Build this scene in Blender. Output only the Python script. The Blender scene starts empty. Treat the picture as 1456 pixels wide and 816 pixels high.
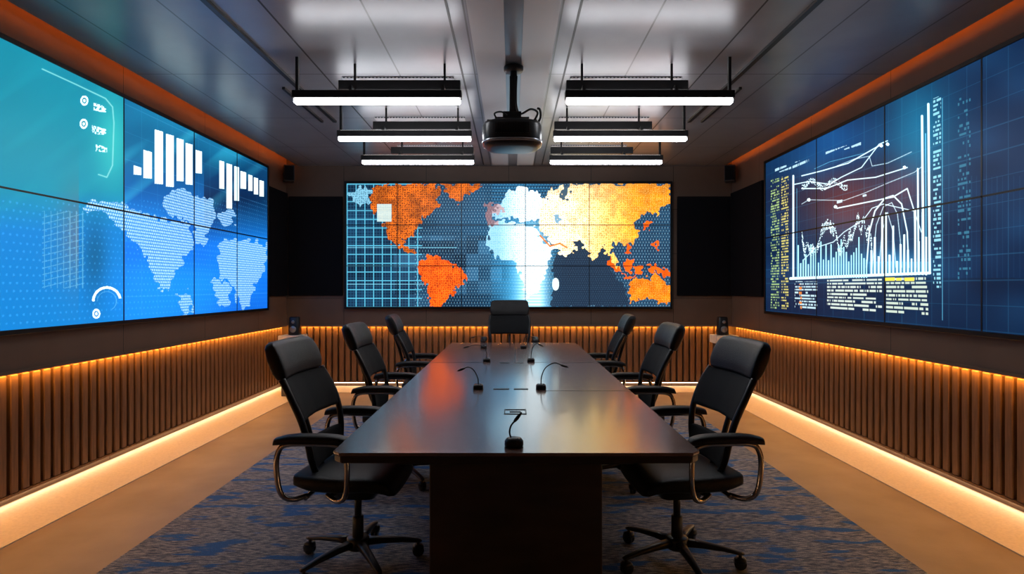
import bpy, bmesh, math, random
import numpy as np
from mathutils import Vector, Matrix
random.seed(3)
S=bpy.context.scene
F=825.0; CX=728.0; CY=408.0; CH=1.40
XL=-3.15; XR=3.07; YB=8.10; YF=-1.6; ZC=3.09; ZT=3.27; LED=0.86

# ---------------------------------------------------------------- materials
def newmat(name):
    m=bpy.data.materials.new(name); m.use_nodes=True
    nt=m.node_tree; b=nt.nodes['Principled BSDF']; return m,nt,b
def N(nt,t,**kw):
    n=nt.nodes.new(t)
    for k,v in kw.items(): setattr(n,k,v)
    return n
def mat(name,c1,c2=None,rough=0.5,metal=0.0,scale=20.0,stretch=(1,1,1),bump=0.0,bscale=None,spec=0.5,coat=0.0):
    m,nt,b=newmat(name); L=nt.links
    c2=c2 or tuple(x*0.8 for x in c1)
    tc=N(nt,'ShaderNodeTexCoord'); mp=N(nt,'ShaderNodeMapping'); mp.inputs['Scale'].default_value=stretch
    L.new(tc.outputs['Object'],mp.inputs['Vector'])
    no=N(nt,'ShaderNodeTexNoise'); no.inputs['Scale'].default_value=scale; no.inputs['Detail'].default_value=6
    L.new(mp.outputs[0],no.inputs['Vector'])
    r=N(nt,'ShaderNodeValToRGB'); r.color_ramp.elements[0].position=.3; r.color_ramp.elements[1].position=.7
    r.color_ramp.elements[0].color=(*c1,1); r.color_ramp.elements[1].color=(*c2,1)
    L.new(no.outputs['Fac'],r.inputs[0]); L.new(r.outputs[0],b.inputs['Base Color'])
    b.inputs['Roughness'].default_value=rough; b.inputs['Metallic'].default_value=metal
    b.inputs['Specular IOR Level'].default_value=spec; b.inputs['Coat Weight'].default_value=coat
    if bump:
        n2=no
        if bscale:
            n2=N(nt,'ShaderNodeTexNoise'); n2.inputs['Scale'].default_value=bscale; L.new(mp.outputs[0],n2.inputs['Vector'])
        bp=N(nt,'ShaderNodeBump'); bp.inputs['Strength'].default_value=bump; bp.inputs['Distance'].default_value=.01
        L.new(n2.outputs['Fac'],bp.inputs['Height']); L.new(bp.outputs[0],b.inputs['Normal'])
    return m
def emis(name,col,strength):
    m,nt,b=newmat(name)
    b.inputs['Base Color'].default_value=(*[min(1,x) for x in col],1)
    b.inputs['Emission Color'].default_value=(*col,1); b.inputs['Emission Strength'].default_value=strength
    return m
def seam_mat(name,c1,c2,axis_steps,rough=.5,metal=0,spec=.5,seamcol=(.005,.005,.005),w=.006):
    m=mat(name,c1,c2,rough=rough,metal=metal,scale=3,spec=spec,bump=.02,bscale=60)
    nt=m.node_tree; L=nt.links; b=nt.nodes['Principled BSDF']
    src=b.inputs['Base Color'].links[0].from_socket
    tc=N(nt,'ShaderNodeTexCoord'); sp=N(nt,'ShaderNodeSeparateXYZ'); L.new(tc.outputs['Object'],sp.inputs[0])
    prev=None
    for ax,step,off in axis_steps:
        a=N(nt,'ShaderNodeMath',operation='ADD'); a.inputs[1].default_value=off+1000*step; L.new(sp.outputs[ax],a.inputs[0])
        mo=N(nt,'ShaderNodeMath',operation='MODULO'); mo.inputs[1].default_value=step; L.new(a.outputs[0],mo.inputs[0])
        lt=N(nt,'ShaderNodeMath',operation='LESS_THAN'); lt.inputs[1].default_value=w; L.new(mo.outputs[0],lt.inputs[0])
        if prev:
            mx=N(nt,'ShaderNodeMath',operation='MAXIMUM'); L.new(prev,mx.inputs[0]); L.new(lt.outputs[0],mx.inputs[1]); prev=mx.outputs[0]
        else: prev=lt.outputs[0]
    mix=N(nt,'ShaderNodeMix',data_type='RGBA'); L.new(prev,mix.inputs[0]); L.new(src,mix.inputs[6]); mix.inputs[7].default_value=(*seamcol,1)
    L.new(mix.outputs[2],b.inputs['Base Color'])
    return m

M_wall=seam_mat('wall_fabric_panel',(.150,.095,.068),(.125,.080,.058),[(1,1.25,.3)],rough=.5,spec=.35)
M_wallb=seam_mat('wall_back_panel',(.125,.082,.060),(.105,.070,.052),[(0,1.15,.05),(2,0.62,.0)],rough=.5,spec=.35)
M_slat=mat('walnut_slat',(.175,.092,.050),(.100,.054,.030),rough=.55,scale=9,stretch=(6,6,.6),bump=.1,spec=.3)
M_ceil=seam_mat('ceiling_metal_panel',(.25,.255,.28),(.205,.21,.23),[(0,.6,.3),(1,1.2,.2)],rough=.28,metal=.25,seamcol=(.06,.06,.065),w=.012)
M_black=mat('black_powdercoat',(.008,.008,.009),(.011,.011,.012),rough=.4,scale=200,spec=.3)
M_bezel=mat('black_bezel',(.004,.004,.005),rough=.35,spec=.3)
M_acou=mat('acoustic_fabric',(.0045,.005,.007),(.008,.008,.011),rough=.95,scale=300,bump=.2,spec=.08)
M_leather=mat('black_leather',(.007,.007,.008),(.011,.011,.012),rough=.45,scale=60,bump=.25,bscale=220,spec=.28)
M_mesh=mat('black_mesh_fabric',(.011,.011,.012),(.004,.004,.005),rough=.75,scale=400,bump=.4,spec=.2)
M_plastic=mat('black_plastic',(.008,.008,.009),(.012,.012,.013),rough=.35,scale=80,spec=.35)
M_chrome=mat('polished_aluminium',(.42,.40,.38),(.36,.34,.33),rough=.18,metal=1.0,scale=8)
M_pedestal=mat('table_plinth_laminate',(.036,.023,.017),(.020,.013,.010),rough=.38,scale=5,stretch=(1,1,3),bump=.04)
M_edge=mat('table_edge_dark',(.018,.011,.009),rough=.3)
M_cream=mat('cream_laminate',(.85,.76,.64),rough=.45)
M_rim=mat('projector_silver_rim',(.35,.36,.38),rough=.25,metal=.6)
M_wash=mat('cream_led_wash_border',(.72,.61,.47),(.60,.51,.40),rough=.6,scale=60,bump=.1)  # pale cream colour carries the floor LED wash
M_floor=mat('tan_concrete_floor',(.33,.245,.175),(.24,.172,.122),rough=.5,scale=2.5,bump=.05,bscale=50)
M_glow=emis('pendant_diffuser',(.95,.96,1.0),24)
M_fill=emis('added_ceiling_fill',(1.0,.94,.88),2)  # fill emission added to brighten the ceiling above the pendants
M_led=emis('amber_led',(1.0,.40,.055),85)
M_ledc=emis('cove_orange_led',(1.0,.20,.03),34)
M_ledf=emis('warm_white_led',(1.0,.74,.46),24)

M_perf,nt,b=newmat('perforated_metal'); L=nt.links
tc=N(nt,'ShaderNodeTexCoord'); vo=N(nt,'ShaderNodeTexVoronoi'); vo.inputs['Scale'].default_value=34; vo.inputs['Randomness'].default_value=0
L.new(tc.outputs['Object'],vo.inputs['Vector'])
r=N(nt,'ShaderNodeValToRGB'); r.color_ramp.interpolation='CONSTANT'
r.color_ramp.elements[0].color=(.02,.02,.02,1); r.color_ramp.elements[1].position=.34; r.color_ramp.elements[1].color=(.50,.50,.51,1)
L.new(vo.outputs['Distance'],r.inputs[0]); L.new(r.outputs[0],b.inputs['Base Color']); b.inputs['Roughness'].default_value=.4

M_table=mat('walnut_veneer_satin',(.190,.105,.086),(.125,.070,.060),rough=.24,scale=3.2,stretch=(5,.5,1),bump=.006,spec=.8,coat=.6)
M_table.node_tree.nodes['Principled BSDF'].inputs['Coat Roughness'].default_value=.13

M_rug,nt,b=newmat('blue_grey_carpet'); L=nt.links
tc=N(nt,'ShaderNodeTexCoord')
def nz(scale,stretch,det=4):
    mp=N(nt,'ShaderNodeMapping'); mp.inputs['Scale'].default_value=stretch; L.new(tc.outputs['Object'],mp.inputs[0])
    n=N(nt,'ShaderNodeTexNoise'); n.inputs['Scale'].default_value=scale; n.inputs['Detail'].default_value=det; L.new(mp.outputs[0],n.inputs['Vector']); return n
def ramp(fac,els,interp='LINEAR'):
    r=N(nt,'ShaderNodeValToRGB'); r.color_ramp.interpolation=interp
    while len(r.color_ramp.elements)<len(els): r.color_ramp.elements.new(.5)
    for e,(p,c) in zip(r.color_ramp.elements,els): e.position=p; e.color=(*c,1)
    L.new(fac,r.inputs[0]); return r
a=ramp(nz(22,(1,6,1)).outputs['Fac'],[(.38,(.07,.10,.16)),(.5,(.24,.27,.32)),(.62,(.48,.47,.46))])
bl=ramp(nz(3.4,(1,3.4,1),5).outputs['Fac'],[(.55,(0,0,0)),(.61,(1,1,1))])
mx=N(nt,'ShaderNodeMix',data_type='RGBA'); L.new(bl.outputs[0],mx.inputs[0]); L.new(a.outputs[0],mx.inputs[6]); mx.inputs[7].default_value=(.02,.16,.48,1)
fi=ramp(nz(160,(1,1,1)).outputs['Fac'],[(.3,(.45,.45,.45)),(.7,(1,1,1))])
mu=N(nt,'ShaderNodeMix',data_type='RGBA',blend_type='MULTIPLY'); mu.inputs[0].default_value=1; L.new(mx.outputs[2],mu.inputs[6]); L.new(fi.outputs[0],mu.inputs[7])
L.new(mu.outputs[2],b.inputs['Base Color']); b.inputs['Roughness'].default_value=.95
bp=N(nt,'ShaderNodeBump'); bp.inputs['Strength'].default_value=.5; bp.inputs['Distance'].default_value=.01; L.new(fi.outputs[0],bp.inputs['Height']); L.new(bp.outputs[0],b.inputs['Normal'])

# ---------------------------------------------------------------- mesh helpers
def mk(name,verts,faces,m,smooth=False):
    me=bpy.data.meshes.new(name); me.from_pydata([tuple(v) for v in verts],[],faces)
    me.materials.append(m)
    if smooth:
        for p in me.polygons: p.use_smooth=True
    me.update(); return me
def put(name,me,parent=None,loc=(0,0,0),rot=(0,0,0),scale=(1,1,1)):
    o=bpy.data.objects.new(name,me); S.collection.objects.link(o)
    o.location=loc; o.rotation_euler=rot; o.scale=scale
    if parent: o.parent=parent
    return o
def empty(name,loc=(0,0,0),rot=(0,0,0),scale=(1,1,1)):
    o=put(name,None,None,loc,rot,scale); o.empty_display_size=.2; return o
def boxes(bs):
    V=[];Fc=[]
    for x0,x1,y0,y1,z0,z1 in bs:
        k=len(V)
        V+=[(x0,y0,z0),(x1,y0,z0),(x1,y1,z0),(x0,y1,z0),(x0,y0,z1),(x1,y0,z1),(x1,y1,z1),(x0,y1,z1)]
        Fc+=[(k,k+3,k+2,k+1),(k+4,k+5,k+6,k+7),(k,k+1,k+5,k+4),(k+1,k+2,k+6,k+5),(k+2,k+3,k+7,k+6),(k+3,k,k+4,k+7)]
    return V,Fc
def boxmesh(name,bs,m,bevel=0,seg=2):
    V,Fc=boxes(bs); me=mk(name,V,Fc,m)
    if bevel:
        bm=bmesh.new(); bm.from_mesh(me)
        bmesh.ops.bevel(bm,geom=bm.edges[:],offset=bevel,segments=seg,affect='EDGES',profile=.5)
        bm.to_mesh(me); bm.free()
    return me
def ring(c,A,a,B,b_,n=28,p=4.0):
    out=[]
    for i in range(n):
        t=2*math.pi*i/n; ct,st=math.cos(t),math.sin(t)
        out.append(Vector(c)+A*(a*math.copysign(abs(ct)**(2/p),ct))+B*(b_*math.copysign(abs(st)**(2/p),st)))
    return out
def loft(rings,k0=0):
    V=[];Fc=[];n=len(rings[0])
    for r in rings: V+=[tuple(v) for v in r]
    for j in range(len(rings)-1):
        for i in range(n):
            a=k0+j*n+i; b2=k0+j*n+(i+1)%n
            Fc.append((a,b2,b2+n,a+n))
    Fc.append(tuple(k0+i for i in range(n))[::-1]); Fc.append(tuple(k0+(len(rings)-1)*n+i for i in range(n)))
    return V,Fc
def loftmany(name,groups,m,smooth=True):
    V=[];Fc=[]
    for g in groups:
        v,f=loft(g,len(V)); V+=v; Fc+=f
    return mk(name,V,Fc,m,smooth)
def cr(pts,k=8,closed=False):
    P=[Vector(p) for p in pts]; out=[]; n=len(P)
    rng=range(n) if closed else range(n-1)
    for i in rng:
        g=lambda j:(P[j%n] if closed else P[max(0,min(n-1,j))])
        p0,p1,p2,p3=g(i-1),g(i),g(i+1),g(i+2)
        for s in range(k):
            t=s/k
            out.append(.5*((2*p1)+(p2-p0)*t+(2*p0-5*p1+4*p2-p3)*t*t+(3*p1-p0-3*p2+p3)*t**3))
    if not closed: out.append(P[-1])
    return out
def tuberings(pts,r,n=10,k=6,closed=False,rr=None):
    Q=cr(pts,k,closed)
    R=[];up=None
    for i,q in enumerate(Q):
        t=(Q[min(i+1,len(Q)-1)]-Q[max(i-1,0)]).normalized()
        if up is None:
            up=t.orthogonal().normalized() if abs(t.y)>.9 else Vector((0,1,0)).cross(t).normalized()
        up=(up-t*up.dot(t)).normalized(); sd=t.cross(up)
        rad=r if rr is None else rr(i/(len(Q)-1))
        R.append([q+up*(rad*math.cos(2*math.pi*j/n))+sd*(rad*math.sin(2*math.pi*j/n)) for j in range(n)])
    return R
X=Vector((1,0,0));Y=Vector((0,1,0));Z=Vector((0,0,1))
def cyl(c,ax,r,h,n=20,r2=None,bev=.12):
    c=Vector(c); A=ax.orthogonal().normalized(); B=ax.cross(A); r2=r2 or r
    e=min(r,r2,h)*bev
    return [ring(c,A,r-e,B,r-e,n,2),ring(c+ax*e,A,r,B,r,n,2),ring(c+ax*(h-e),A,r2,B,r2,n,2),ring(c+ax*h,A,r2-e,B,r2-e,n,2)]

# ---------------------------------------------------------------- room shell
put('floor',boxmesh('floor',[(XL-.2,XR+.2,YF-.2,YB+.2,-.1,0)],M_floor))
put('trim_led_wash',boxmesh('trim_led_wash',[(XL-.08,XL+.42,YF,YB,0,.006),(XR-.42,XR+.08,YF,YB,0,.006),(XL+.42,XR-.42,YB-.42,YB+.08,0,.006)],M_wash))  # floor strip coloured as the band of LED light beside the walls
put('wall_left',boxmesh('wall_left',[(XL-.2,XL,YF,YB+.2,LED,ZT),(XL-.2,XL-.11,YF,YB+.2,0,LED)],M_wall))
put('wall_right',boxmesh('wall_right',[(XR,XR+.2,YF,YB+.2,LED,ZT),(XR+.11,XR+.2,YF,YB+.2,0,LED)],M_wall))
put('wall_back',boxmesh('wall_back',[(XL,XR,YB,YB+.2,LED,ZT),(XL-.11,XR+.11,YB+.11,YB+.2,0,LED)],M_wallb))
put('wall_front',boxmesh('wall_front',[(XL-.2,XR+.2,YF-.2,YF,0,ZT)],M_wall))
put('ceiling',boxmesh('ceiling',[(XL+.17,XR-.11,YF,YB-.0,ZC,ZC+.05),(XL-.2,XR+.2,YF-.2,YB+.2,ZT,ZT+.1)],M_ceil))
cv=[]
for x0,x1 in((-.27,-.05),(.07,.29)): cv.append((x0,x1,2.6,8.0,ZC-.012,ZC))
for s in(-1,1):
    for yy in(4.85,5.95,7.1):
        cx=s*.92; cv.append((cx-.45,cx+.45,yy-.18,yy+.18,ZC-.012,ZC))
put('ceiling_vent_grille',boxmesh('ceiling_vent_grille',cv,M_perf))
put('trim_3',boxmesh('trim_3',[(-.40,-.385,2.0,8.0,ZC-.004,ZC),(.405,.42,2.0,8.0,ZC-.004,ZC),(-1.5,-1.49,2.0,8.0,ZC-.003,ZC),(1.5,1.51,2.0,8.0,ZC-.003,ZC)],M_black))
tr=[]
for s in(-1,1):
    tr+= [(s*1.80-.018,s*1.80+.018,3.2,5.9,ZC-.02,ZC),(s*1.93-.012,s*1.93+.012,4.9,5.9,ZC-.02,ZC)]
put('ceiling_track_rail',boxmesh('ceiling_track_rail',tr,M_black))
def slats(side):
    sl=[];zr=(.075,LED-.022)
    if side=='b':
        x=XL+.02
        while x<XR-.06: sl.append((x,x+.062,YB+.046,YB+.105,*zr)); x+=.088
    else:
        y=YF+.02
        while y<YB-.02:
            sl.append((XL-.105,XL-.046,y,y+.062,*zr) if side=='l' else (XR+.046,XR+.105,y,y+.062,*zr)); y+=.088
    put('slat_wainscot',boxmesh('slat_wainscot',sl,M_slat,.006,1))
for s in 'lrb': slats(s)
put('baseboard_left',boxmesh('bb',[(XL-.108,XL-.040,YF,YB,.060,.074)],M_slat))
put('baseboard_right',boxmesh('bb',[(XR+.040,XR+.108,YF,YB,.060,.074)],M_slat))
put('baseboard_back',boxmesh('bb',[(XL,XR,YB+.040,YB+.108,.060,.074)],M_slat))
put('trim_2',boxmesh('trim_2',[(XL-.006,XL+.010,YF,YB,LED-.008,LED+.012),(XR-.010,XR+.006,YF,YB,LED-.008,LED+.012),(XL,XR,YB-.010,YB+.006,LED-.008,LED+.012)],M_wall))
zz=LED-.006
put('led_strip_light',boxmesh('led',[(XL-.038,XL-.018,YF,YB,zz,zz+.004)],M_led))
put('led_strip_light',boxmesh('led',[(XR+.018,XR+.038,YF,YB,zz,zz+.004)],M_led))
put('led_strip_light',boxmesh('led',[(XL,XR,YB+.018,YB+.038,zz,zz+.004)],M_led))
put('floor_led_strip',boxmesh('ledf',[(XL-.108,XL-.100,YF,YB,.042,.056)],M_ledf))
put('floor_led_strip',boxmesh('ledf',[(XR+.100,XR+.108,YF,YB,.042,.056)],M_ledf))
put('floor_led_strip',boxmesh('ledf',[(XL,XR,YB+.100,YB+.108,.048,.056)],M_ledf))
put('cove_led_strip',boxmesh('ledc',[(XL+.18,XL+.20,YF,YB,ZC+.05,ZC+.06)],M_ledc))
put('cove_led_strip',boxmesh('ledc',[(XR-.14,XR-.12,YF,YB,ZC+.05,ZC+.06)],M_ledc))
put('area_rug',boxmesh('area_rug',[(-2.02,2.02,1.2,6.5,0,.012)],M_rug,.004,1))
for nm,bx in (('a',(XL+.04,-2.36,YB-.035,YB,1.28,2.66)),('b',(2.30,XR-.03,YB-.035,YB,1.28,2.66)),
              ('c',(XL,XL+.035,7.42,YB-.04,1.28,2.70)),('d',(XR-.035,XR,7.06,YB-.04,1.28,2.70))):
    put('acoustic_wall_panel',boxmesh('acoustic_wall_panel',[bx],M_acou,.006,2))

# ---------------------------------------------------------------- screens
def inpoly(PX,PY,P):
    m=np.zeros(PX.shape,bool);n=len(P)
    for i in range(n):
        x1,y1=P[i];x2,y2=P[(i+1)%n]
        if y1==y2: continue
        m^=((y1>PY)!=(y2>PY))&(PX<(x2-x1)*(PY-y1)/(y2-y1)+x1)
    return m
def seg(PX,PY,a,b_,w):
    ax,ay=a;bx,by=b_;dx,dy=bx-ax,by-ay
    t=np.clip(((PX-ax)*dx+(PY-ay)*dy)/(dx*dx+dy*dy+1e-9),0,1)
    return np.clip(w-np.hypot(PX-ax-t*dx,PY-ay-t*dy)+.5,0,1)
def pline(PX,PY,pts,w):
    m=np.zeros(PX.shape)
    for i in range(len(pts)-1): m=np.maximum(m,seg(PX,PY,pts[i],pts[i+1],w))
    return m
def hsh(i,j,s=0):
    v=np.sin(i*127.1+j*311.7+s*74.7)*43758.5453; return v-np.floor(v)
def fr(a): return a-np.floor(a)
def vn(x,y,s=0):
    i=np.floor(x);j=np.floor(y);u=x-i;v=y-j;u=u*u*(3-2*u);v=v*v*(3-2*v)
    return (hsh(i,j,s)*(1-u)+hsh(i+1,j,s)*u)*(1-v)+(hsh(i,j+1,s)*(1-u)+hsh(i+1,j+1,s)*u)*v
def mixc(C,m,col,a=1.0):
    m=(m.astype(float)*a)[...,None]; return C*(1-m)+(col if isinstance(col,np.ndarray) else np.array(col))*m
def text(PX,PY,U,V,quad,rh,dw,den,s):
    m=inpoly(PX,PY,quad); r=np.floor(V/rh); k=np.floor(U/dw)
    return m&(fr(V/rh)>.45)&(hsh(k,r,s)<den)&(hsh(np.floor(U/(dw*7)),r,s+1)<.85)
def dots(U,V,c,r):
    sh=(np.floor(V/c)%2)*.5
    return ((fr(U/c+sh)-.5)**2+(fr(V/c)-.5)**2)<r*r
def jdots(U,V,c,r,s=0):
    i=np.floor(U/c);j=np.floor(V/c); ox=.5+(hsh(i,j,s)-.5)*.45; oy=.5+(hsh(i,j,s+5)-.5)*.45
    return ((fr(U/c)-ox)**2+(fr(V/c)-oy)**2)<(r*(.7+.6*hsh(i,j,s+9)))**2
G=lambda v,c,s:np.exp(-((v-c)/s)**2)

def col_back(PX,PY,U,V):
    C=np.zeros(PX.shape+(3,))+np.array((.04,.15,.25))
    n=vn(PX/40,PY/35,1)
    C+= (n[...,None]-.4)*np.array((.06,.16,.22))
    right=np.clip((PX-775)/60,0,1); C=mixc(C,right,(.13,.22,.32),.8)
    bk=hsh(np.floor(PX/17),np.floor(PY/19),4)
    m=(PX>560)&(PX<725)&(PY>335); C=mixc(C,m,(.09,.16,.25),.6); C+= (m*(bk-.35)*.28)[...,None]*np.array((.6,1,1.2))
    g=((fr(U/.040)<.2)|(fr(V/.040)<.2)); C=mixc(C,g,(.24,.50,.64),.40)
    dd=dots(U,V,.040,.20); C=mixc(C,dd&(PX>590),(.66,.86,.95),.55)
    g2=((fr((PX-493)/12.5)<.11)|(fr((PY-261)/12.5)<.11))&(PX<600)
    C=mixc(C,g2,(.40,.82,.95),.8)
    for y in (352,378,404): C=mixc(C,(abs(PY-y)<.8)&(PX<650),(.55,.88,.98),.6)
    gl=G(PX,742,36)*(.20+.70*np.clip((PY-265)/90,0,1)); C=mixc(C,np.clip(gl,0,1),(.25,.68,.90),.95)
    gl=G(PX,757,20)*np.clip((PY-300)/60,0,1); C=mixc(C,np.clip(gl*1.3,0,1),(.86,1.08,1.15))
    C=mixc(C,(fr(PY/4.3)<.3)&(PX>700)&(PX<798),(.18,.58,.82),.40)
    wx=PX+4.5*(vn(PX/4,PY/4,2)-.5)*2; wy=PY+4.5*(vn(PX/4,PY/4,3)-.5)*2
    m=inpoly(wx,wy,[(800,345),(815,340),(850,345),(868,360),(870,385),(888,405),(893,436),(785,436),(788,410),(786,372)]); C=mixc(C,m,(.11,.17,.25),.85)
    C=mixc(C,m&dots(U,V,.030,.2),(.30,.42,.52),.5)
    ln=vn(PX/9,PY/9,7)[...,None]
    jd=jdots(U,V,.030,.30); jl=jdots(U,V,.023,.27,3)
    def land(P,col,dk=.45,dotc=(.45,.16,.06),hl=0,hc=(1.1,.9,.6)):
        nonlocal C
        m=inpoly(wx,wy,P); C=mixc(C,m,col); C=mixc(C,m&jd,dotc,dk)
        if hl: C=mixc(C,m&jl&~jd,hc,hl)
    orange=(np.zeros(C.shape)+np.array((.86,.40,.09)))*(.72+.45*ln)
    land([(532,261),(616,261),(628,268),(622,282),(626,292),(612,303),(598,314),(592,330),(584,338),(572,340),(580,352),(592,358),(588,364),(572,356),(558,345),(548,326),(541,312),(534,302),(526,290),(530,275)],orange,.75,(.32,.11,.05),.3,(1.0,.62,.22))
    land([(627,261),(683,261),(676,270),(664,276),(652,290),(642,284),(632,272)],orange,.6,(.36,.14,.06),.3,(1.0,.62,.22))
    orr=(np.zeros(C.shape)+np.array((1.0,.38,.06)))*(.85+.3*ln)
    land([(597,373),(608,364),(624,364),(642,374),(650,380),(664,388),(658,402),(648,410),(640,424),(624,436),(612,436),(611,415),(604,398),(597,386)],orr,.65,(.60,.12,.03),.35,(1.1,.65,.3))
    k=np.clip((PX-708)/40,0,1)[...,None]
    cy=np.array((.62,.84,.95))*(1-k)+np.array((1.08,1.12,1.13))*k
    land([(694,322),(712,314),(738,318),(762,324),(774,344),(792,350),(780,366),(776,392),(764,414),(750,424),(744,404),(735,372),(708,368),(694,352)],cy,.35,(.36,.72,.92))
    land([(700,302),(712,290),(722,274),(738,266),(758,270),(778,285),(772,312),(745,316),(724,308),(708,312)],cy,.40,(.30,.62,.82))
    land([(496,274),(514,266),(530,272),(524,290),(512,292),(500,288)],np.zeros(C.shape)+np.array((.50,.75,.85)),.5,(.12,.28,.42))
    C=mixc(C,inpoly(wx,wy,[(690,290),(712,292),(716,300),(702,306),(708,318),(694,322)]),(.85,.50,.46),.55)
    t=np.clip((PX-800)/105,0,1)[...,None]
    asia=np.array((1.15,1.10,.94))*(1-t)+np.array((1.0,.60,.12))*t
    vvv=np.clip((PY-262)/30,0,1)[...,None]; asia=asia*(.84+.24*vvv)
    asia=asia*(.85+.34*vn(PX/8,PY/8,9)[...,None])
    land([(768,300),(776,282),(786,270),(800,262),(953,261),(953,286),(940,292),(934,306),(924,300),(912,308),(898,318),(910,330),(902,344),(886,348),(872,344),(868,356),(878,372),(882,384),(872,378),(862,362),(856,350),(848,366),(842,374),(836,358),(828,345),(814,345),(820,352),(806,366),(796,362),(784,345),(774,338),(768,322)],asia,.50,(.80,.44,.08),.5)
    land([(800,262),(812,261),(806,285),(796,280)],np.zeros(C.shape)+np.array((.25,.35,.42)),0)
    land([(785,306),(795,303),(796,318),(788,316)],np.zeros(C.shape)+np.array((.50,.68,.78)),0)
    for P in ([(892,345),(898,350),(896,362),(890,358)],[(864,366),(872,372),(884,386),(878,388),(868,378)],[(886,372),(900,370),(904,380),(894,388),(886,382)],[(904,378),(912,376),(914,388),(906,388)],[(916,376),(932,378),(952,384),(952,394),(936,390),(922,384)],[(884,390),(906,393),(904,396),(886,393)],[(928,345),(934,340),(936,352),(930,356)],[(916,318),(924,312),(922,326),(914,330)]):
        land(P,orr*1.05,.2)
    land([(893,408),(902,398),(914,392),(924,396),(930,389),(940,396),(953,408),(953,428),(940,430),(926,424),(910,426),(898,430)],orr*np.array((1,1.4,1.1)),.4,(.8,.3,.05),.4)
    m=((PX-790)/5)**2+((PY-404)/9)**2<1; C=mixc(C,m,(.9,1,1))
    m=(PX>536)&(PX<557)&(PY>290)&(PY<315); C=mixc(C,m,(.78,.92,.94),.85)
    for a_,b2 in (((768,335),(782,350)),((782,350),(796,346)),((796,346),(806,352))):
        C=mixc(C,seg(PX,PY,a_,b2,1.1),(.95,.45,.15),.9)
    return C*(1-.10*(fr(PY/2.2)<.3))[...,None]

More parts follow.
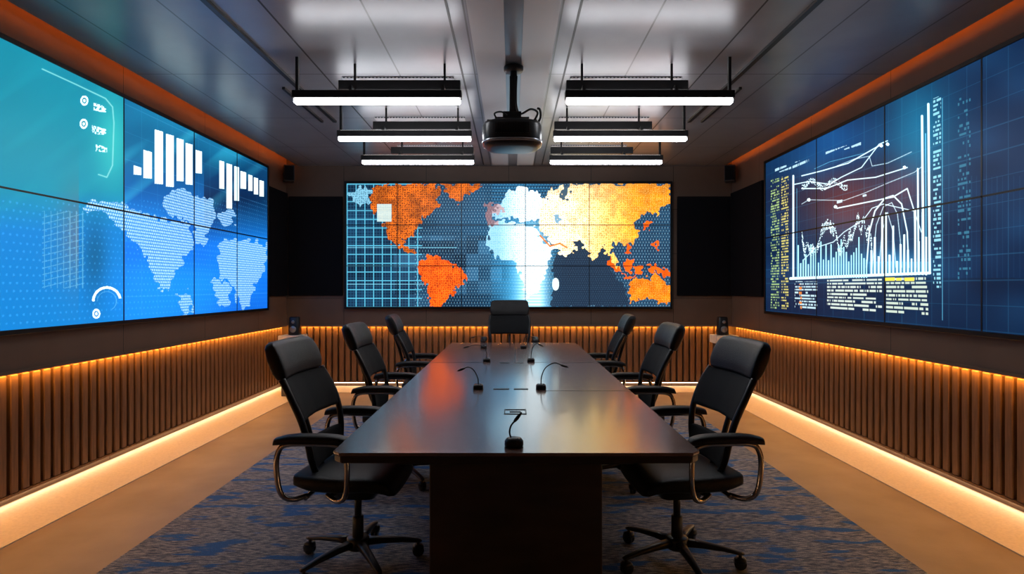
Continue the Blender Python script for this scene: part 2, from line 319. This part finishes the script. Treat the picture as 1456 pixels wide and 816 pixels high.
def col_left(PX,PY,U,V):
    top=np.clip((345-PY+ (PX-240)*.1)/120,0,1)
    C=np.zeros(PX.shape+(3,))+np.array((.06,.44,.86))
    C=mixc(C,top,(.03,.30,.46),.95)
    C=mixc(C,G(PX,225,90)*G(PY,165,40),(.12,.58,.74),.65)
    C=mixc(C,G(PX,330,45)*G(PY,215,25),(.10,.58,.74),.7)
    C=mixc(C,(PX>290)*np.clip((PY-220)/60,0,1)*np.clip((345-PY)/60,0,1),(.02,.15,.28),.85)
    n=vn(PX/70,PY/45,3); C+= (n[...,None]-.5)*np.array((.05,.16,.16))
    st=vn((PX+PY*1.3)/26,(PY-PX*.6)/160,11); C=mixc(C,np.clip((st-.62)*3,0,1)*(PY<300),(.25,.75,.85),.45)
    lf=(PX<176).astype(float)
    C=mixc(C,lf,(.07,.54,.62),.85); C=mixc(C,lf*G(PX,160,25)*G(PY,200,60),(.26,.80,.76),.6)
    C=mixc(C,lf*np.clip((PY-270)/60,0,1),(.05,.46,.78),.85)
    C=mixc(C,lf*G(PX,135,18)*G(PY,370,60),(.03,.32,.48),.8)
    C=mixc(C,G(PX,230,80)*G(PY,420,50),(.06,.54,1.0),.6)
    C=mixc(C,(PX<112).astype(float)*G(PY,335,70)*G(PX,112,30),(.50,.40,.40),.5)
    g=((fr(PX/9)<.12)|(fr((PY+PX*.25)/9)<.12))&(PX<120)&(PX>60)&(PY>300)&(PY<410); C=mixc(C,g,(.5,.75,.85),.5)
    g=(fr(U/.22)<.02)|(fr(V/.22)<.025); C=mixc(C,g&(PX>176),(.4,.7,.9),.18)
    C=mixc(C,dots(U,V,.05,.16)&(PY>285),(.35,.72,.98),.30)
    wx=PX+5*(vn(PX/5,PY/5,2)-.5)*2; wy=PY+5*(vn(PX/5,PY/5,5)-.5)*2
    dd=dots(U,V,.026,.36)
    for P in ([(118,292),(135,284),(176,290),(176,330),(166,322),(156,306),(140,300),(122,300)],
              [(176,292),(200,302),(232,312),(262,318),(274,330),(274,352),(262,366),(256,380),(246,392),(240,410),(232,414),(220,396),(208,366),(194,346),(184,340),(176,330)],
              [(230,286),(244,272),(262,266),(276,280),(300,280),(306,296),(304,322),(294,334),(288,350),(280,346),(276,322),(250,308),(238,300)],
              [(252,420),(266,414),(274,428),(272,446),(258,446)],
              [(312,352),(322,338),(338,344),(356,342),(380,348),(380,372),(372,392),(362,410),(352,436),(342,440),(334,412),(326,398),(312,392)],
              [(308,310),(320,296),(334,302),(332,318),(318,322)],
              [(300,398),(312,394),(328,404),(326,430),(314,436),(306,420)]):
        m=inpoly(wx,wy,P); C=mixc(C,m,(.26,.58,.86),.65); C=mixc(C,m&dd,(.82,.94,1.0),.75)
    W=(.94,1.06,1.08)
    for x0,y0,x1,y1 in ((190,235,201,248),(204,213,216,253),(220,184,232,261),(236,190,247,265),(251,196,261,257),(264,203,274,262),(278,213,287,246),
                        (312,228,319,268),(322,232,330,296),(333,236,340,285),(342,243,350,268),(353,248,359,271),(361,252,367,276),(369,256,375,279)):
        k=.28*(x1-x0)
        C=mixc(C,inpoly(PX,PY,[(x0,y0),(x1,y0+k),(x1,y1+k*.3),(x0,y1)]),W)
    for x,y in ((120,143),(119,176),(137,446)):
        d=np.hypot((PX-x),(PY-y)*.8); C=mixc(C,(d<5.6)&(d>3.4),W); C=mixc(C,d<1.8,W)
    for (x0,y0,x1,y1,s) in ((133,146,151,158,1),(131,178,151,190,2),(136,205,152,215,3)):
        m=(PX>x0)&(PX<x1)&(PY>y0+(PX-x0)*.3)&(PY<y1+(PX-x0)*.1)&(hsh(np.floor(PX/1.8),np.floor((PY-PX*.2)/2.0),s)<.66); C=mixc(C,m,W,.9)
    l=pline(PX,PY,[(60,98),(108,120),(150,140),(160,152),(162,175),(160,235),(152,252),(140,248)],.9); C=mixc(C,l,(.55,.85,.85),.8)
    d=np.hypot(PX-152,(PY-428)); a=np.arctan2(PY-428,PX-152)
    C=mixc(C,(d<21)&(d>17.5)&(a<-.2),W); C=mixc(C,(d<14)&(d>13)&(a<1.0),(.6,.85,.95),.4)
    return C

def col_right(PX,PY,U,V):
    C=np.zeros(PX.shape+(3,))+np.array((.015,.145,.28))
    C=mixc(C,G(PX,1310,50)*G(PY,190,80),(.03,.40,.54),.8)
    C=mixc(C,G(PX,1205,60)*G(PY,285,55),(.42,.20,.22),.8)
    C=mixc(C,G(PX,1285,40)*G(PY,270,35),(.38,.22,.28),.65)
    C=mixc(C,G(PX,1180,60)*G(PY,200,45),(.05,.36,.62),.7)
    C=mixc(C,(PY>395).astype(float),(.015,.11,.22),.7)
    n=vn(PX/50,PY/40,3); C+=(n[...,None]-.5)*np.array((.04,.09,.11))
    W=(.96,1.10,1.13); cyn=(.45,.84,.98)
    g=(fr(U/.16)<.03)|(fr(V/.16)<.03); C=mixc(C,g,(.25,.55,.68),.25)
    g=(fr(U/.04)<.12)&(PY>250)&(PY<395); C=mixc(C,g,(.30,.55,.66),.12)
    C=mixc(C,G(PX,1270,50)*G(PY,374,18),(.30,.68,.88),.6); C=mixc(C,G(PX,1185,45)*G(PY,380,16),(.16,.50,.74),.6)
    for pts,w,cc in (([(1130,262),(1150,258),(1180,262),(1196,252),(1225,238),(1250,205),(1262,200)],.6,W),
                     ([(1140,268),(1175,268),(1205,256),(1245,252),(1290,238)],.7,W),
                     ([(1190,236),(1215,226),(1236,222),(1240,236),(1262,232),(1296,216)],.3,W),
                     ([(1140,250),(1168,243),(1206,232),(1252,206)],.7,W),
                     ([(1140,290),(1150,284),(1200,285),(1228,275),(1258,262),(1300,245),(1312,236)],.3,W),
                     ([(1190,296),(1230,288),(1270,280),(1290,268),(1300,300),(1302,380)],.8,W),
                     ([(1232,380),(1236,330),(1244,300),(1258,282),(1270,278),(1282,290),(1290,330),(1292,380)],.9,W),
                     ([(1240,380),(1246,320),(1256,294),(1268,288),(1276,304),(1280,340),(1282,380)],.4,W),
                     ([(1250,380),(1254,330),(1262,302),(1270,330),(1274,380)],.4,W),
                     ([(1142,370),(1160,352),(1185,344),(1200,330),(1228,312),(1240,296),(1256,290),(1300,300),(1310,330)],.5,W),
                     ([(1128,250),(1128,396)],1.3,W),([(1133,268),(1133,396)],.2,cyn),([(1124,396),(1322,388)],1.9,W),([(1320,148),(1322,388)],1.6,W),([(1311,165),(1313,388)],1.6,W),([(1316,190),(1317,388)],.6,cyn),([(1305,240),(1306,388)],1.2,W),
                     ([(1158,240),(1180,230),(1228,218)],.2,cyn),([(1340,140),(1340,455)],.3,cyn)):
        C=mixc(C,pline(PX,PY,pts,w),cc,.98)
    hgt=350+12*np.sin(PX/7)-.25*(PX-1140)+24*(vn(PX/4,PY*0,5)-.5)
    m=(PX>1140)&(PX<1240)&(abs(PY-hgt)<3.0+7*hsh(np.floor(PX/2),PY*0,1)); C=mixc(C,m&(hsh(np.floor(PX/1.1),np.floor(PY/1.1),3)<.5),W,.85)
    m=(PX>1140)&(PX<1205)&(abs(PY-(262+5*np.sin(PX/5)))<4)&(hsh(np.floor(PX/1.2),np.floor(PY/1.2),8)<.5); C=mixc(C,m,W,.8)
    k=np.floor(PX/3.6); ht=346+36*hsh(k,0*k,2)-.1*(PX-1130)
    m=(PX>1134)&(PX<1234)&(fr(PX/3.6)<.5)&(PY>ht)&(PY<395); C=mixc(C,m,(.70,.98,1.05),.95)
    k=np.floor(PX/5.2); ht=298+75*hsh(k,0*k,6)
    m=(PX>1236)&(PX<1320)&(fr(PX/5.2)<.5)&(PY>ht)&(PY<391); C=mixc(C,m,(.94,1.08,1.12),.97)
    m=(PX>1236)&(PX<1320)&(PY>372)&(PY<389); C=mixc(C,m,(.6,.9,1.0),.3)
    for x,y in ((1188,294),(1286,238),(1253,207),(1150,284),(1262,205)):
        C=mixc(C,np.hypot(PX-x,PY-y)<2.3,W)
    T=[([(1096,256),(1108,253),(1108,440),(1096,438)],.030,.016,.62,1,(.66,.78,.48)),
       ([(1111,252),(1121,250),(1121,440),(1111,439)],.030,.016,.62,11,(.86,.80,.42)),
       ([(1327,140),(1338,136),(1338,410),(1327,408)],.030,.012,.62,2,(.6,.86,.92)),
       ([(1130,400),(1162,400),(1162,440),(1130,437)],.030,.014,.78,3,(.80,.92,.95)),
       ([(1176,398),(1254,396),(1254,446),(1176,440)],.032,.014,.82,4,(.88,.92,.86)),
       ([(1260,394),(1320,392),(1320,450),(1260,446)],.032,.013,.80,5,(.85,.90,.82)),
       ([(1174,216),(1224,200),(1224,206),(1174,221)],.05,.014,.8,6,(.75,.9,.95)),
       ([(1190,284),(1232,276),(1232,282),(1190,290)],.05,.014,.8,16,(.85,.95,1.0)),
       ([(1102,240),(1150,224),(1150,232),(1102,247)],.05,.014,.75,7,(.75,.9,.95)),
       ([(1325,108),(1345,98),(1345,104),(1325,114)],.05,.014,.8,8,(.7,.9,.95)),
       ([(1136,404),(1140,404),(1140,440),(1136,438)],.05,.03,.8,9,(.9,.5,.2)),
       ([(1362,140),(1380,132),(1380,400),(1362,400)],.030,.014,.5,12,(.2,.45,.55))]
    for q,rh,dw,den,s,cc in T: C=mixc(C,text(PX,PY,U,V,q,rh,dw,den,s),cc,.85)
    m=(PX>1258)&(PX<1300)&(abs(PY-397)<2.2)&(hsh(np.floor(PX/2),PX*0,4)<.8); C=mixc(C,m,(1.0,.88,.30))
    return C

def screen_mat(name,st):
    m,nt,b=newmat(name); at=N(nt,'ShaderNodeAttribute'); at.attribute_name='pix'
    nt.links.new(at.outputs['Color'],b.inputs['Emission Color']); b.inputs['Emission Strength'].default_value=st
    b.inputs['Base Color'].default_value=(.003,.003,.004,1); b.inputs['Roughness'].default_value=.4; b.inputs['Specular IOR Level'].default_value=.2; return m
def video_wall(kind,u0,u1,z0,z1,nu,nv,plane,fn,useams,zseams,st):
    e=empty('video_wall')
    u=np.linspace(u0,u1,nu); v=np.linspace(z0,z1,nv); UU,VV=np.meshgrid(u,v)
    if kind=='back':
        co=np.stack([UU,np.full_like(UU,plane),VV],-1); PX=CX+F*UU/plane; PY=CY-F*(VV-CH)/plane
    else:
        co=np.stack([np.full_like(UU,plane),UU,VV],-1); PX=CX+F*plane/UU; PY=CY-F*(VV-CH)/UU
    C=np.clip(fn(PX,PY,UU,VV),0,1.15)
    C=np.where(C<=.04045,C/12.92,((C+.055)/1.055)**2.4)
    idx=np.arange(nu*nv).reshape(nv,nu)
    q=np.stack([idx[:-1,:-1],idx[:-1,1:],idx[1:,1:],idx[1:,:-1]],-1).reshape(-1,4)
    me=bpy.data.meshes.new('display_surface'); me.vertices.add(nu*nv); me.vertices.foreach_set('co',co.reshape(-1).astype(np.float32))
    nf=len(q); me.loops.add(nf*4); me.loops.foreach_set('vertex_index',q.reshape(-1).astype(np.int32))
    me.polygons.add(nf); me.polygons.foreach_set('loop_start',np.arange(0,nf*4,4,dtype=np.int32)); me.polygons.foreach_set('loop_total',np.full(nf,4,dtype=np.int32))
    me.update(calc_edges=True)
    a=me.color_attributes.new('pix','FLOAT_COLOR','POINT')
    a.data.foreach_set('color',np.concatenate([C,np.ones(C.shape[:2]+(1,))],-1).reshape(-1).astype(np.float32))
    me.materials.append(screen_mat('video_wall_'+kind,st)); put('display_surface',me,e)
    t=.032
    def bx(a0,a1,c0,c1,d0,d1):
        if kind=='back': return (a0,a1,plane-d1,plane-d0,c0,c1)
        s=1 if plane<0 else -1
        xs=sorted((plane+s*d0,plane+s*d1)); return (xs[0],xs[1],a0,a1,c0,c1)
    body=bx(u0-t,u1+t,z0-t,z1+t,-.055,-.004)
    fr_=[bx(u0-t,u1+t,z1,z1+t,-.055,.012),bx(u0-t,u1+t,z0-t,z0,-.055,.012),bx(u0-t,u0,z0,z1,-.055,.012),bx(u1,u1+t,z0,z1,-.055,.012)]
    put('cabinet',boxmesh('cabinet',[body],M_bezel),e); put('bezel',boxmesh('bezel',fr_,M_bezel,.003,1),e)
    w=.0065 if kind!='back' else .005
    ss=[bx(s-w,s+w,z0,z1,0,.002) for s in useams]+[bx(u0,u1,s-w,s+w,0,.002) for s in zseams]
    put('panel_seams',boxmesh('panel_seams',ss,M_bezel),e)
    return e
PB=YB-.058
bx=lambda p:(p-CX)*PB/F
bz=lambda p:CH+(CY-p)*PB/F
video_wall('back',bx(493),bx(953),bz(436),bz(261),1000,384,PB,col_back,[bx(565),bx(656),bx(747),bx(838)],[bz(320),bz(378)],1.4)
PL=XL+.058; PR=XR-.058
ly=lambda p:F*abs(PL)/(CX-p)
ry=lambda p:F*PR/(p-CX)
video_wall('left',3.40,ly(380),1.135,2.905,720,440,PL,col_left,[ly(176),ly(276),ly(337)],[2.005],1.4)
video_wall('right',3.30,ry(1089),1.115,2.865,860,480,PR,col_right,[3.72,ry(1258),ry(1161)],[1.98],1.5)

# ---------------------------------------------------------------- conference table
TX=.017; HW=.728; Y0=2.27; Y1=6.78; TZ=.75
def slab(name,hw,y0,y1,z0,z1,ch,m,bev=.004):
    P=[(-hw+ch,y0),(hw-ch,y0),(hw,y0+ch),(hw,y1-ch),(hw-ch,y1),(-hw+ch,y1),(-hw,y1-ch),(-hw,y0+ch)]
    V=[(x,y,z0) for x,y in P]+[(x,y,z1) for x,y in P]; n=8
    Fc=[tuple(range(n))[::-1],tuple(range(n,2*n))]+[(i,(i+1)%n,(i+1)%n+n,i+n) for i in range(n)]
    me=mk(name,V,Fc,m); bm=bmesh.new(); bm.from_mesh(me)
    bmesh.ops.bevel(bm,geom=bm.edges[:],offset=bev,segments=2,affect='EDGES'); bm.to_mesh(me); bm.free(); return me
t=empty('conference_table',(TX,0,0))
put('tabletop',slab('tabletop',HW,Y0,Y1,TZ-.012,TZ,.035,M_table,.003),t)
put('tabletop_edge',slab('tabletop_edge',HW-.004,Y0+.004,Y1-.004,TZ-.042,TZ-.0125,.035,M_edge,.004),t)
put('plinth',boxmesh('plinth',[(-.385,.385,2.58,6.35,.0125,TZ-.10)],M_pedestal,.006,2),t)
put('plinth_apron',boxmesh('plinth_apron',[(-.50,.50,2.45,6.5,TZ-.10,TZ-.042)],M_edge,.004,1),t)
ins=[(.14,HW-.004,3.627,3.633,TZ,TZ+.0012),(.14,HW-.004,4.997,5.003,TZ,TZ+.0012),(-HW+.004,-.2,4.997,5.003,TZ,TZ+.0012),(.012,.016,5.0,6.7,TZ,TZ+.0012)]
put('inlay_seams',boxmesh('inlay_seams',ins,M_edge),t)
ch=[]
def hatch(cx,cy,w,d):
    ch.extend([(cx-w,cx+w,cy-d,cy-d+.006,TZ,TZ+.003),(cx-w,cx+w,cy+d-.006,cy+d,TZ,TZ+.003),(cx-w,cx-w+.006,cy-d,cy+d,TZ,TZ+.003),(cx+w-.006,cx+w,cy-d,cy+d,TZ,TZ+.003),
               (cx-w*.5,cx+w*.5,cy-.006,cy+.006,TZ,TZ+.003)])
hatch(0,3.02,.058,.055)
ch+=[(-.135,-.035,3.68,3.71,TZ,TZ+.003),(-.005,.085,3.68,3.71,TZ,TZ+.003),(-.12,-.04,4.95,4.98,TZ,TZ+.003),(-.0,.08,4.95,4.98,TZ,TZ+.003)]
put('cable_hatches',boxmesh('cable_hatches',ch,M_plastic),t)

def mic(x,y,neck,sc=1,sq=False):
    e=empty('gooseneck_microphone',(x,y,TZ+.0005),(0,0,0),(sc,)*3)
    if sq: b0=[ring((0,0,z),X,a,Y,a*1.15,28,5) for z,a in((0,.030),(.004,.033),(.022,.031),(.030,.024))]
    else: b0=[ring((0,0,z),X,a,Y,a,32,2) for z,a in((0,.036),(.004,.039),(.022,.038),(.032,.030),(.036,.020))]
    put('base',loftmany('mic_base',[b0],M_plastic),e)
    put('gooseneck',loftmany('mic_neck',[tuberings(neck,.0035)],M_black),e)
    a,b_=Vector(neck[-2]),Vector(neck[-1]); d=(b_-a).normalized()
    put('capsule',loftmany('mic_capsule',[tuberings([b_-d*.005,b_+d*.02,b_+d*.045],.007,rr=lambda s:.0075*math.sin(math.pi*min(1,.2+s*.72)))],M_plastic),e)
    put('button',loftmany('mic_button',[cyl((.016,-.016,.024),Z,.005,.012)],M_rim),e)
mic(.008,2.37,[(-.012,.005,.03),(-.018,.008,.055),(-.012,.012,.08),(.004,.012,.100)])
mic(-.215,3.70,[(0,0,.025),(-.004,0,.07),(-.03,0,.12),(-.065,-.01,.140),(-.09,-.02,.132)],1,True)
mic(.185,3.70,[(0,0,.025),(.004,0,.08),(.03,0,.135),(.085,0,.165),(.13,-.01,.152)],1,True)
mic(-.22,5.05,[(0,0,.025),(-.004,0,.08),(-.03,0,.13),(-.10,0,.145),(-.16,0,.130)],1,True)
mic(.165,5.05,[(0,0,.025),(.004,0,.08),(.02,0,.13),(.05,0,.16),(.07,0,.15)],1,True)
mic(-.30,6.15,[(0,0,.025),(-.004,0,.07),(-.02,0,.12),(-.06,0,.13),(-.10,0,.12)],1,True)
mic(.12,6.15,[(0,0,.025),(.004,0,.07),(.02,0,.12),(.06,0,.13),(.09,0,.12)],1,True)

# ---------------------------------------------------------------- office chair (faces +X)
CP={}
KW=1.09
def sheet(path,n=28,p=5):
    R=[];Q=path
    for i,(x,z,w,th) in enumerate(Q):
        a=Q[max(0,i-1)];b_=Q[min(len(Q)-1,i+1)]
        d=Vector((b_[0]-a[0],0,b_[1]-a[1])).normalized(); nrm=d.cross(Y)
        rr=ring((x,0,z),Y,w*KW,nrm,th,n,p)
        rr=[v+Vector((.045*((v.y)/.25)**2,0,0)) for v in rr]
        R.append(rr)
    return R
def dens(path,k=5):
    P=[Vector((a,b_,c)) for a,b_,c,_ in path]; q=cr(P,k)
    T=cr([Vector((d,0,0)) for *_,d in path],k)
    return [(v.x,v.y,v.z,w.x) for v,w in zip(q,T)]
CP['backrest']=loftmany('backrest',[sheet([(-.226,.752,.205,.010)]+dens([(-.228,.758,.215,.018),(-.258,.83,.228,.022),(-.294,.90,.232,.022),(-.318,.945,.222,.018)])+[(-.320,.950,.21,.008)])],M_mesh)
CP['headrest']=loftmany('headrest',[sheet([(-.324,.948,.17,.012)]+dens([(-.325,.954,.205,.030),(-.340,.99,.220,.040),(-.364,1.05,.220,.042),(-.384,1.10,.212,.034)])+[(-.388,1.116,.198,.024),(-.390,1.123,.17,.010)])],M_leather)
def edgex(y): return .045*(y/.25)**2
fb=[]
for s in(-1,1):
    fb.append(tuberings([(-.324+edgex(.24),s*.236,.955),(-.275+edgex(.25),s*.248,.86),(-.228+edgex(.24),s*.240,.755),(-.200+edgex(.22),s*.222,.65),(-.185+edgex(.19),s*.190,.56),(-.15,s*.12,.47),(-.08,s*.06,.43)],.016,n=12))
fb.append(tuberings([(-.150,-.12,.47),(-.165,0,.462),(-.150,.12,.47)],.016,n=12))
fb.append(tuberings([(-.335,0,.93),(-.300,0,.83),(-.262,0,.70),(-.225,0,.58),(-.17,0,.47)],.014,n=12))
CP['back_frame']=loftmany('back_frame',fb,M_plastic)
CP['lumbar_pad']=loftmany('lumbar_pad',[sheet([(-.172,.515,.13,.006)]+dens([(-.174,.52,.165,.014),(-.186,.58,.185,.018),(-.200,.645,.195,.016)])+[(-.202,.652,.18,.006)])],M_mesh)
st=[]
prof=[(-.245,.468,.19,.012),(-.235,.468,.225,.034),(-.15,.456,.25,.044),(-.02,.450,.256,.044),(.09,.452,.254,.042),(.170,.444,.245,.038),(.215,.424,.232,.030),(.235,.408,.20,.012)]
P2=dens(prof[1:-1],5)
for (x,z,w,th) in [prof[0]]+P2+[prof[-1]]:
    rr=ring((x,0,z),Y,w,Z,th,32,4.5)
    rr=[v+Vector((0,0,.018*(v.y/.25)**2)) for v in rr]; st.append(rr)
CP['seat']=loftmany('seat',[st],M_leather)
lp=[];pd=[]
for s in(-1,1):
    lp.append(tuberings([(-.17,s*.22,.414),(-.215,s*.285,.418),(-.258,s*.305,.455),(-.275,s*.31,.56),(-.268,s*.31,.635),(-.23,s*.31,.674),(-.10,s*.31,.680),(.0,s*.31,.674),(.040,s*.31,.640),(.050,s*.31,.54),(.038,s*.305,.445),(-.005,s*.285,.414),(-.08,s*.20,.410)],.0125,n=12))
    pr=[(-.285,.680,.018,.008),(-.276,.690,.030,.016),(-.21,.700,.038,.021),(-.10,.703,.040,.022),(0,.700,.038,.021),(.050,.692,.032,.017),(.064,.686,.020,.008)]
    pd.append([ring((x,s*.31,z),Y,w,Z,th,20,3) for x,z,w,th in [pr[0]]+dens(pr[1:-1],4)+[pr[-1]]])
lp.append(tuberings([(-.17,-.24,.410),(-.17,0,.406),(-.17,.24,.410)],.012,n=10)); lp.append(tuberings([(-.06,-.22,.410),(-.06,0,.406),(-.06,.22,.410)],.012,n=10))
CP['arm_loops']=loftmany('arm_loops',lp,M_chrome); CP['arm_pads']=loftmany('arm_pads',pd,M_leather)
mech=[[ring((0,0,z),X,a,Y,b_,20,5) for z,a,b_ in((.335,.05,.05),(.345,.10,.08),(.395,.13,.10),(.412,.14,.12))]]
CP['mechanism']=loftmany('mechanism',mech,M_plastic)
CP['gas_column']=loftmany('gas_column',[cyl((0,0,.10),Z,.028,.14),cyl((0,0,.235),Z,.018,.115)],M_plastic)
bs=[cyl((0,0,.075),Z,.055,.06)]; cs=[]
for i in range(5):
    a=2*math.pi*i/5+.31; d=Vector((math.cos(a),math.sin(a),0)); sd=Z.cross(d)
    bs.append([ring(d*r+Z*z,sd,w,Z,h,14,3) for r,z,w,h in((.03,.108,.026,.020),(.12,.104,.022,.016),(.22,.094,.018,.012),(.30,.080,.015,.009),(.318,.078,.010,.005))])
    c=d*.30; cs.append(cyl(c+Z*.048,Z,.008,.03))
    for q in(-1,1): cs.append(cyl(c+Vector((0,0,.030))+sd*(q*.006)-sd*(.009 if q<0 else -.0),sd,.0295,.014,bev=.2))
    cs.append([ring(c+Z*z,d,w,sd,.024,14,3) for z,w in((.036,.030),(.052,.028),(.060,.016))])
CP['star_base']=loftmany('star_base',bs,M_plastic); CP['casters']=loftmany('casters',cs,M_plastic)
def chair(x,y,rz=0,sc=1,zs=1):
    e=empty('office_chair',(x,y,.0125 if y<6.4 else .0),(0,0,rz),(sc,sc,zs))
    for k,me in CP.items(): put(k,me,e)
    return e
R=math.radians
chair(-.775,2.92,R(-3)); chair(-.79,4.20,R(0)); chair(-.78,5.52,R(4))
chair(.83,2.92,R(180+5)); chair(.81,4.20,R(180)); chair(.76,5.55,R(180-4))
chair(-.03,6.90,R(-90),1.0,1.10)

# ---------------------------------------------------------------- pendant lights
def pendant(cx,cy,s):
    e=empty('linear_pendant_light',(cx,cy,0)); hw=.62
    put('housing',boxmesh('housing',[(-hw,hw,-.035,.035,2.784,2.840)],M_black,.004,1),e)
    put('diffuser',boxmesh('diffuser',[(-hw+.01,hw-.01,-.030,.030,2.748,2.784)],M_glow,.010,3),e)
    put('added_fill_strip',boxmesh('added_fill_strip',[(-hw+.03,hw-.03,-.022,.022,2.840,2.843)],M_fill),e)  # added glowing strip on the housing top, lifts the ceiling tone
    a0,a1=(-.32,.60) if s<0 else (-.60,.32)
    put('mounting_rail',boxmesh('mounting_rail',[(a0,a1,.10,.16,2.885,2.960)],M_black,.004,1),e)
    rods=[]
    for xx in(a0+.12,a1-.12):
        rods+= [(xx-.008,xx+.008,.12,.136,2.955,ZC),(xx-.012,xx+.012,-.01,.13,2.872,2.885),(xx-.012,xx+.012,-.012,.012,2.83,2.875)]
    xx=s*(hw-.03); rods+= [(xx-.010,xx+.010,-.012,.012,2.83,ZC)]
    put('hanger_rods',boxmesh('hanger_rods',rods,M_black),e)
for cy,xs in((4.27,(-.99,1.01)),(5.36,(-.99,1.0)),(6.36,(-1.03,1.03))):
    pendant(xs[0],cy,-1); pendant(xs[1],cy,1)

# ---------------------------------------------------------------- projector
p=empty('ceiling_projector',(0,4.42,0))
put('body',loftmany('body',[[ring((0,0,z),X,a,Y,b_,48,3.2) for z,a,b_ in((2.445,.15,.13),(2.452,.19,.165),(2.470,.212,.182),(2.50,.222,.19),(2.60,.226,.193),(2.628,.215,.185),(2.640,.19,.16))]],M_plastic),p)
put('silver_rim',loftmany('silver_rim',[[ring((0,0,z),X,a,Y,b_,48,3.2) for z,a,b_ in((2.474,.218,.188),(2.478,.225,.194),(2.490,.226,.195),(2.494,.221,.190))]],M_rim),p)
vb=[(-.12+.018*i,-.112+.018*i,-.199,-.19,2.525,2.60) for i in range(14)]
put('vent_fins',boxmesh('vent_fins',vb,M_black),p)
put('lens',loftmany('lens',[cyl((-.06,.17,2.56),Y,.055,.06,28),cyl((-.06,.22,2.56),Y,.042,.025,28)],M_rim),p)
put('mount_bracket',boxmesh('mount_bracket',[(-.13,.13,-.06,.06,2.655,2.680),(-.19,-.12,-.02,.02,2.655,2.672),(.12,.19,-.02,.02,2.655,2.672),(-.14,-.12,-.06,.06,2.63,2.66),(.12,.14,-.06,.06,2.63,2.66),(-.07,.07,-.05,.05,2.680,2.725)],M_black,.003,1),p)
put('pole',loftmany('pole',[cyl((0.012,0,2.70),Z,.027,ZC-.03-2.70,20),cyl((0.012,0,ZC-.05),Z,.075,.038,24)],M_black),p)
put('cables',loftmany('cables',[tuberings([(.16,-.10,2.63),(.19,-.12,2.69),(.14,-.08,2.73),(.06,-.03,2.71),(.03,-.02,2.80),(.035,-.02,3.0)],.008),tuberings([(-.10,-.12,2.63),(-.13,-.13,2.68),(-.08,-.08,2.71),(-.02,-.03,2.70),(-.012,-.02,2.85),(-.012,-.02,3.0)],.007),tuberings([(.18,.0,2.63),(.215,-.02,2.68),(.21,-.05,2.735),(.19,-.05,2.745)],.009)],M_plastic),p)

# ---------------------------------------------------------------- corner plinths with desktop speakers
for x in(-2.83,2.74):
    e=empty('display_pedestal',(x,7.50,.006))
    put('pedestal_body',boxmesh('pb',[(-.11,.11,-.11,.11,0,.67)],M_pedestal,.004,1),e)
    put('pedestal_top',boxmesh('pt',[(-.14,.14,-.14,.14,.67,.775)],M_cream,.006,2),e)
    e=empty('desktop_speaker',(x+(.02 if x<0 else -.02),7.50,.782))
    put('cabinet_shell',loftmany('ss',[[ring((0,0,z),X,a,Y,b_,24,4) for z,a,b_ in((0,.055,.05),(.006,.070,.06),(.06,.070,.06),(.22,.060,.05),(.235,.05,.04))]],M_plastic),e)
    put('driver_cone',loftmany('dc',[cyl((0,-.066,.075),Y,.042,.014,24),cyl((0,-.060,.17),Y,.022,.012,20)],M_rim),e)
for x,s in((-3.02,1),(2.95,-1)):
    e=empty('wall_speaker',(x,7.85,2.93),(R(0),0,R(s*25)))
    put('speaker_box',boxmesh('sb',[(-.07,.07,-.07,.07,-.11,.11)],M_plastic,.012,3),e)
    put('speaker_grille',boxmesh('sg',[(-.058,.058,-.076,-.07,-.095,.095)],M_acou,.002,1),e)
    put('bracket',boxmesh('bk',[(-.015,.015,.06,.22,-.015,.015)],M_black),e)

# ---------------------------------------------------------------- world, camera
w=bpy.data.worlds.new('World'); S.world=w; w.use_nodes=True
w.node_tree.nodes['Background'].inputs[0].default_value=(.02,.02,.025,1); w.node_tree.nodes['Background'].inputs[1].default_value=.2
cd=bpy.data.cameras.new('camera'); cam=bpy.data.objects.new('camera',cd); S.collection.objects.link(cam)
cam.location=(0,0,CH); cam.rotation_euler=(math.pi/2,0,0); cd.sensor_width=36; cd.lens=F/1456*36; cd.clip_start=.05
S.camera=cam
try:
    S.view_settings.view_transform='Standard'; S.view_settings.look='None'
except Exception as ex: print(ex)
